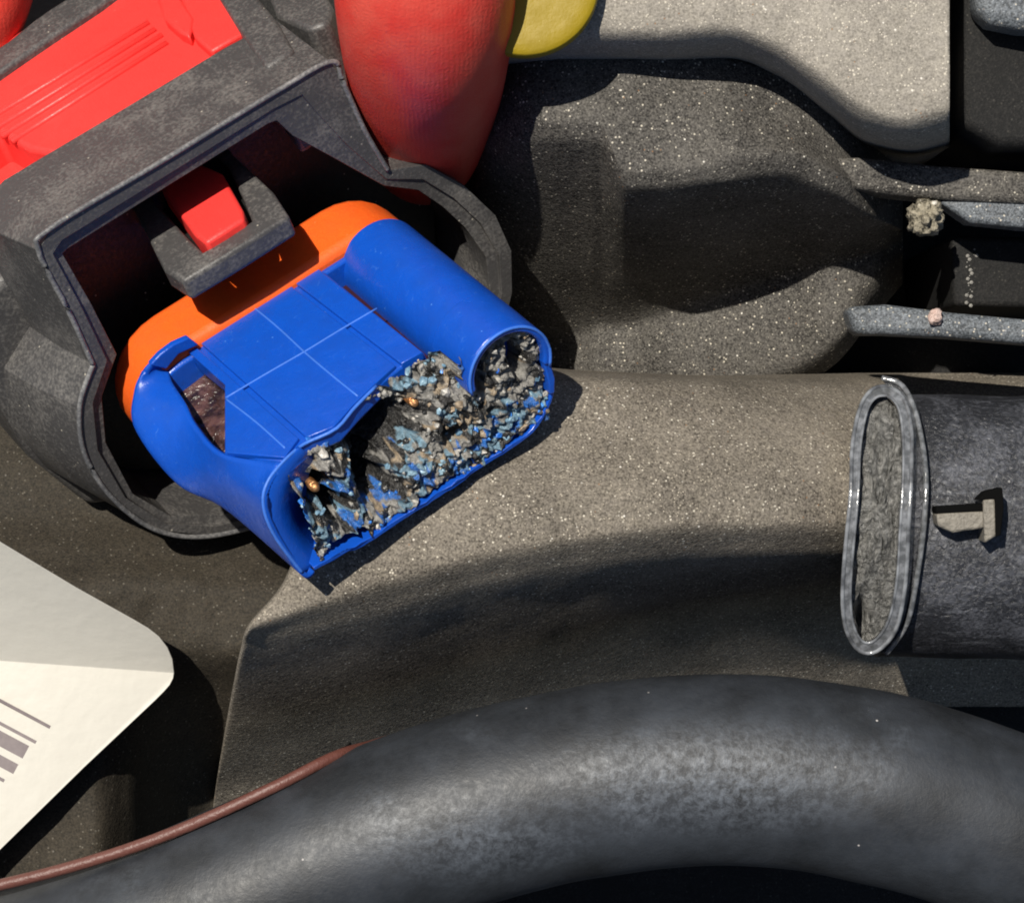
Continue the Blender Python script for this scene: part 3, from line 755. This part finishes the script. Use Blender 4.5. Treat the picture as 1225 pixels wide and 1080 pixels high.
M['tan'] = flat("tan_residue", (.22, .16, .10), (.40, .32, .23))
M['char'] = flat("black_char", (.010, .010, .010), (.04, .038, .035), .3)
M['pale'] = flat("pale_blue_residue", (.10, .20, .30), (.30, .44, .52), .3)
M['bluebit'] = flat("blue_plastic_shred", (.01, .11, .50), (.08, .30, .72), .3)
M['copper'] = flat("copper_contact", (.62, .26, .09), (.75, .42, .20), .35, .8)
bm = bmesh.new(); grid = {}; cl = bm.verts.layers.float_color.new('residue')
NU, NT_ = 260, 130
def relief(u_, t_):
    v3 = Vector((u_, t_, .3))
    r1 = 1-abs(noise.noise(v3*3.6))*2; r2 = 1-abs(noise.noise(v3*7.7+Vector((5, 1, 2))))*2
    return -.10+.07*(r1-.5)+.07*(r2-.5)+.065*noise.noise(v3*13)+.035*noise.noise(v3*27)-1.25*hole(u_, t_)-.42*min(1, max(0, (t_+.50)/.48))*(1 if u_ < 2.45 else 0)
def zone(u_, t_):
    if u_ < .75 and t_ < -.5: return (.22, .08, .32, .22, .16)
    if u_ > 1.9 and t_ < -.98: return (.26, .10, .10, .32, .22)
    if t_ < -.85-.1*u_*.2: return (.32, .12, .20, .30, .06)
    if u_ > 2.5: return (.48, .22, .25, .03, .02)
    if t_ > -.18: return (.40, .12, .20, .23, .05)
    return (.34, .20, .36, .08, .02)
RC = [(.25, .24, .22), (.31, .24, .16), (.012, .011, .010), (.15, .26, .34), (.015, .13, .46)]
cols = {}
for i in range(NU):
    for j in range(NT_):
        u_ = -.25+i*(3.95/NU); t_ = -1.55+j*(1.85/NT_)
        if inside(u_, t_):
            v3 = Vector((u_, t_, .3))
            j_ = Vector((.015*noise.noise(v3*12), 0, .015*noise.noise(v3*13+Vector((3, 3, 3)))))
            vv = bm.verts.new(L(Vector((u_, relief(u_, t_), t_)))+j_); grid[i, j] = vv
            wj = Vector((u_, t_, 0))+.10*noise.noise_vector(v3*9)
            cell = noise.cell(Vector((wj.x*8.5, wj.y*8.5, 1.5)))*.5+.5
            acc = 0; k = 0
            for k, w__ in enumerate(zone(u_, t_)):
                acc += w__
                if cell < acc: break
            cols[vv] = RC[k] if hole(u_, t_) < .38+.12*noise.noise(v3*11) else (.003, .003, .003)  # holes turn near-black, the shade of their depth painted in
for (i, j) in list(grid):
    k = [(i, j), (i+1, j), (i+1, j+1), (i, j+1)]
    if all(x in grid for x in k): bm.faces.new([grid[x] for x in k])
for vv, c_ in cols.items(): vv[cl] = (*c_, 1)
link("melted_face", bm, M['melt'], ins, smooth=True)
# separate crumbs and shreds on it
bm = bmesh.new(); names = ['ash', 'tan', 'char', 'pale', 'bluebit']
rng = random.Random(5)
def chunk(c, r, mi):
    res = bmesh.ops.create_icosphere(bm, subdivisions=1, radius=1)
    sx, sy, sz = [r*rng.uniform(.5, 1.35) for _ in range(3)]
    rot = Quaternion((rng.gauss(0, 1), rng.gauss(0, 1), rng.gauss(0, 1), rng.gauss(0, 1))).normalized()
    for v in res['verts']:
        x = v.co*rng.uniform(.7, 1.2); v.co = rot @ Vector((x.x*sx, x.y*sy, x.z*sz))+c
    fs = set(f for v in res['verts'] for f in v.link_faces)
    for f in fs: f.material_index = mi
cnt = 0
while cnt < 420:
    u_, t_ = rng.uniform(-.2, 3.6), rng.uniform(-1.5, .3)
    if not inside(u_, t_) or hole(u_, t_) > .32: continue
    p = rng.random()
    wts = zone(u_, t_)
    mi = rng.choices(range(5), wts)[0]
    r = rng.choice((.014, .02, .028, .035, .045, .06))
    w_ = relief(u_, t_)
    chunk(L(Vector((u_, w_-.01, t_))), r, mi); cnt += 1
cr_ = link("melt_crumbs", bm, [M[x] for x in names], ins, smooth=False)
cr_['kind'] = 'stuff'
for (x, y, l_) in [(384, 590, .16), (503, 488, .13)]:
    bm = bmesh.new(); p0 = L(on(x, y, 1, -.24))
    tube(bm, [p0-WV*.6, p0-WV*.16, p0-WV*.1], [.065, .065, .035], 9)
    link("contact_pin", bm, M['copper'], ins, smooth=True)

# ------------------------------------------------------------------ hand
q = NT("skin")
g = q.noise(26, 3, .6); b = q.noise(2.5, 3)
ms = q.vor(9, 'DISTANCE_TO_EDGE')
c = q.mix(q.ramp(b, .35, .65), (.58, .07, .048), (.56, .04, .028))  # red glow through the finger is put into the skin colour
q.b.inputs["Subsurface Weight"].default_value = .08
q.b.inputs["Subsurface Radius"].default_value = (.004, .001, .0006)
q.b.inputs["Subsurface Scale"].default_value = 1
wv = q.n('ShaderNodeTexWave'); wv.inputs['Scale'].default_value = 5.5; wv.inputs['Distortion'].default_value = 5; wv.inputs['Detail'].default_value = 2; wv.inputs['Detail Scale'].default_value = .6; q.l(q.co, wv.inputs['Vector'])
nr = q.bump(wv.outputs['Fac'], .004, .35, q.bump(g, .02, .5))

M['skin'] = q.fin(c, .42, nr, .4)
verts, rads, edges = [], [], []
def chain(start, pts):
    prev = start
    for (x, y, z, r) in pts:
        verts.append(P(x, y, z)); rads.append(r); i = len(verts)-1
        if prev is not None: edges.append((prev, i))
        prev = i
    return prev
root = chain(None, [(60, -640, -2.6, 2.2)])
wr = chain(root, [(40, -960, -2.4, 2.0), (20, -1350, -2.2, 2.2)])
kn = chain(root, [(300, -520, -2.2, 1.6)])
chain(kn, [(440, -330, -1.0, 1.35), (500, -160, -.3, 1.25), (508, -40, -.3, 1.22), (510, 35, -1.1, 1.18), (511, 100, -2.7, 1.08), (504, 160, -4.3, .98), (494, 205, -5.6, .78)])
k2 = chain(root, [(-60, -430, -2.8, 1.3)])
chain(k2, [(-70, -240, -3.4, .95), (-8, -60, -4.1, .80), (-62, 90, -4.4, .80), (-66, 230, -4.3, .76), (-55, 345, -4.3, .64)])
k3 = chain(root, [(-180, -470, -3.1, 1.3)])
chain(k3, [(-290, -260, -3.0, 1.0), (-300, -40, -3.6, .9), (-250, 170, -4.4, .85), (-190, 330, -4.8, .66)])
k4 = chain(root, [(-280, -560, -3.3, 1.3)])
chain(k4, [(-470, -360, -3.3, .95), (-490, -140, -4.0, .86), (-420, 60, -4.8, .8), (-340, 190, -5.2, .62)])
k5 = chain(root, [(-330, -700, -3.4, 1.2)])
chain(k5, [(-590, -520, -3.6, .85), (-620, -330, -4.2, .75), (-560, -170, -4.9, .7), (-500, -80, -5.2, .55)])
me = bpy.data.meshes.new("hand"); me.from_pydata([v*S for v in verts], edges, [])
ho = bpy.data.objects.new("hand", me); COL.objects.link(ho)
sk = ho.modifiers.new("skin", 'SKIN'); sk.use_smooth_shade = True
for i, r in enumerate(rads):
    me.skin_vertices[0].data[i].radius = (r*S, r*S)
    me.skin_vertices[0].data[i].use_root = (i == 0)
sb = ho.modifiers.new("sub", 'SUBSURF'); sb.levels = 3; sb.render_levels = 3
me.materials.append(M['skin'])
tag(ho, "bare hand gripping the black plug, red glow of the fingertip put into its skin colour", "hand")
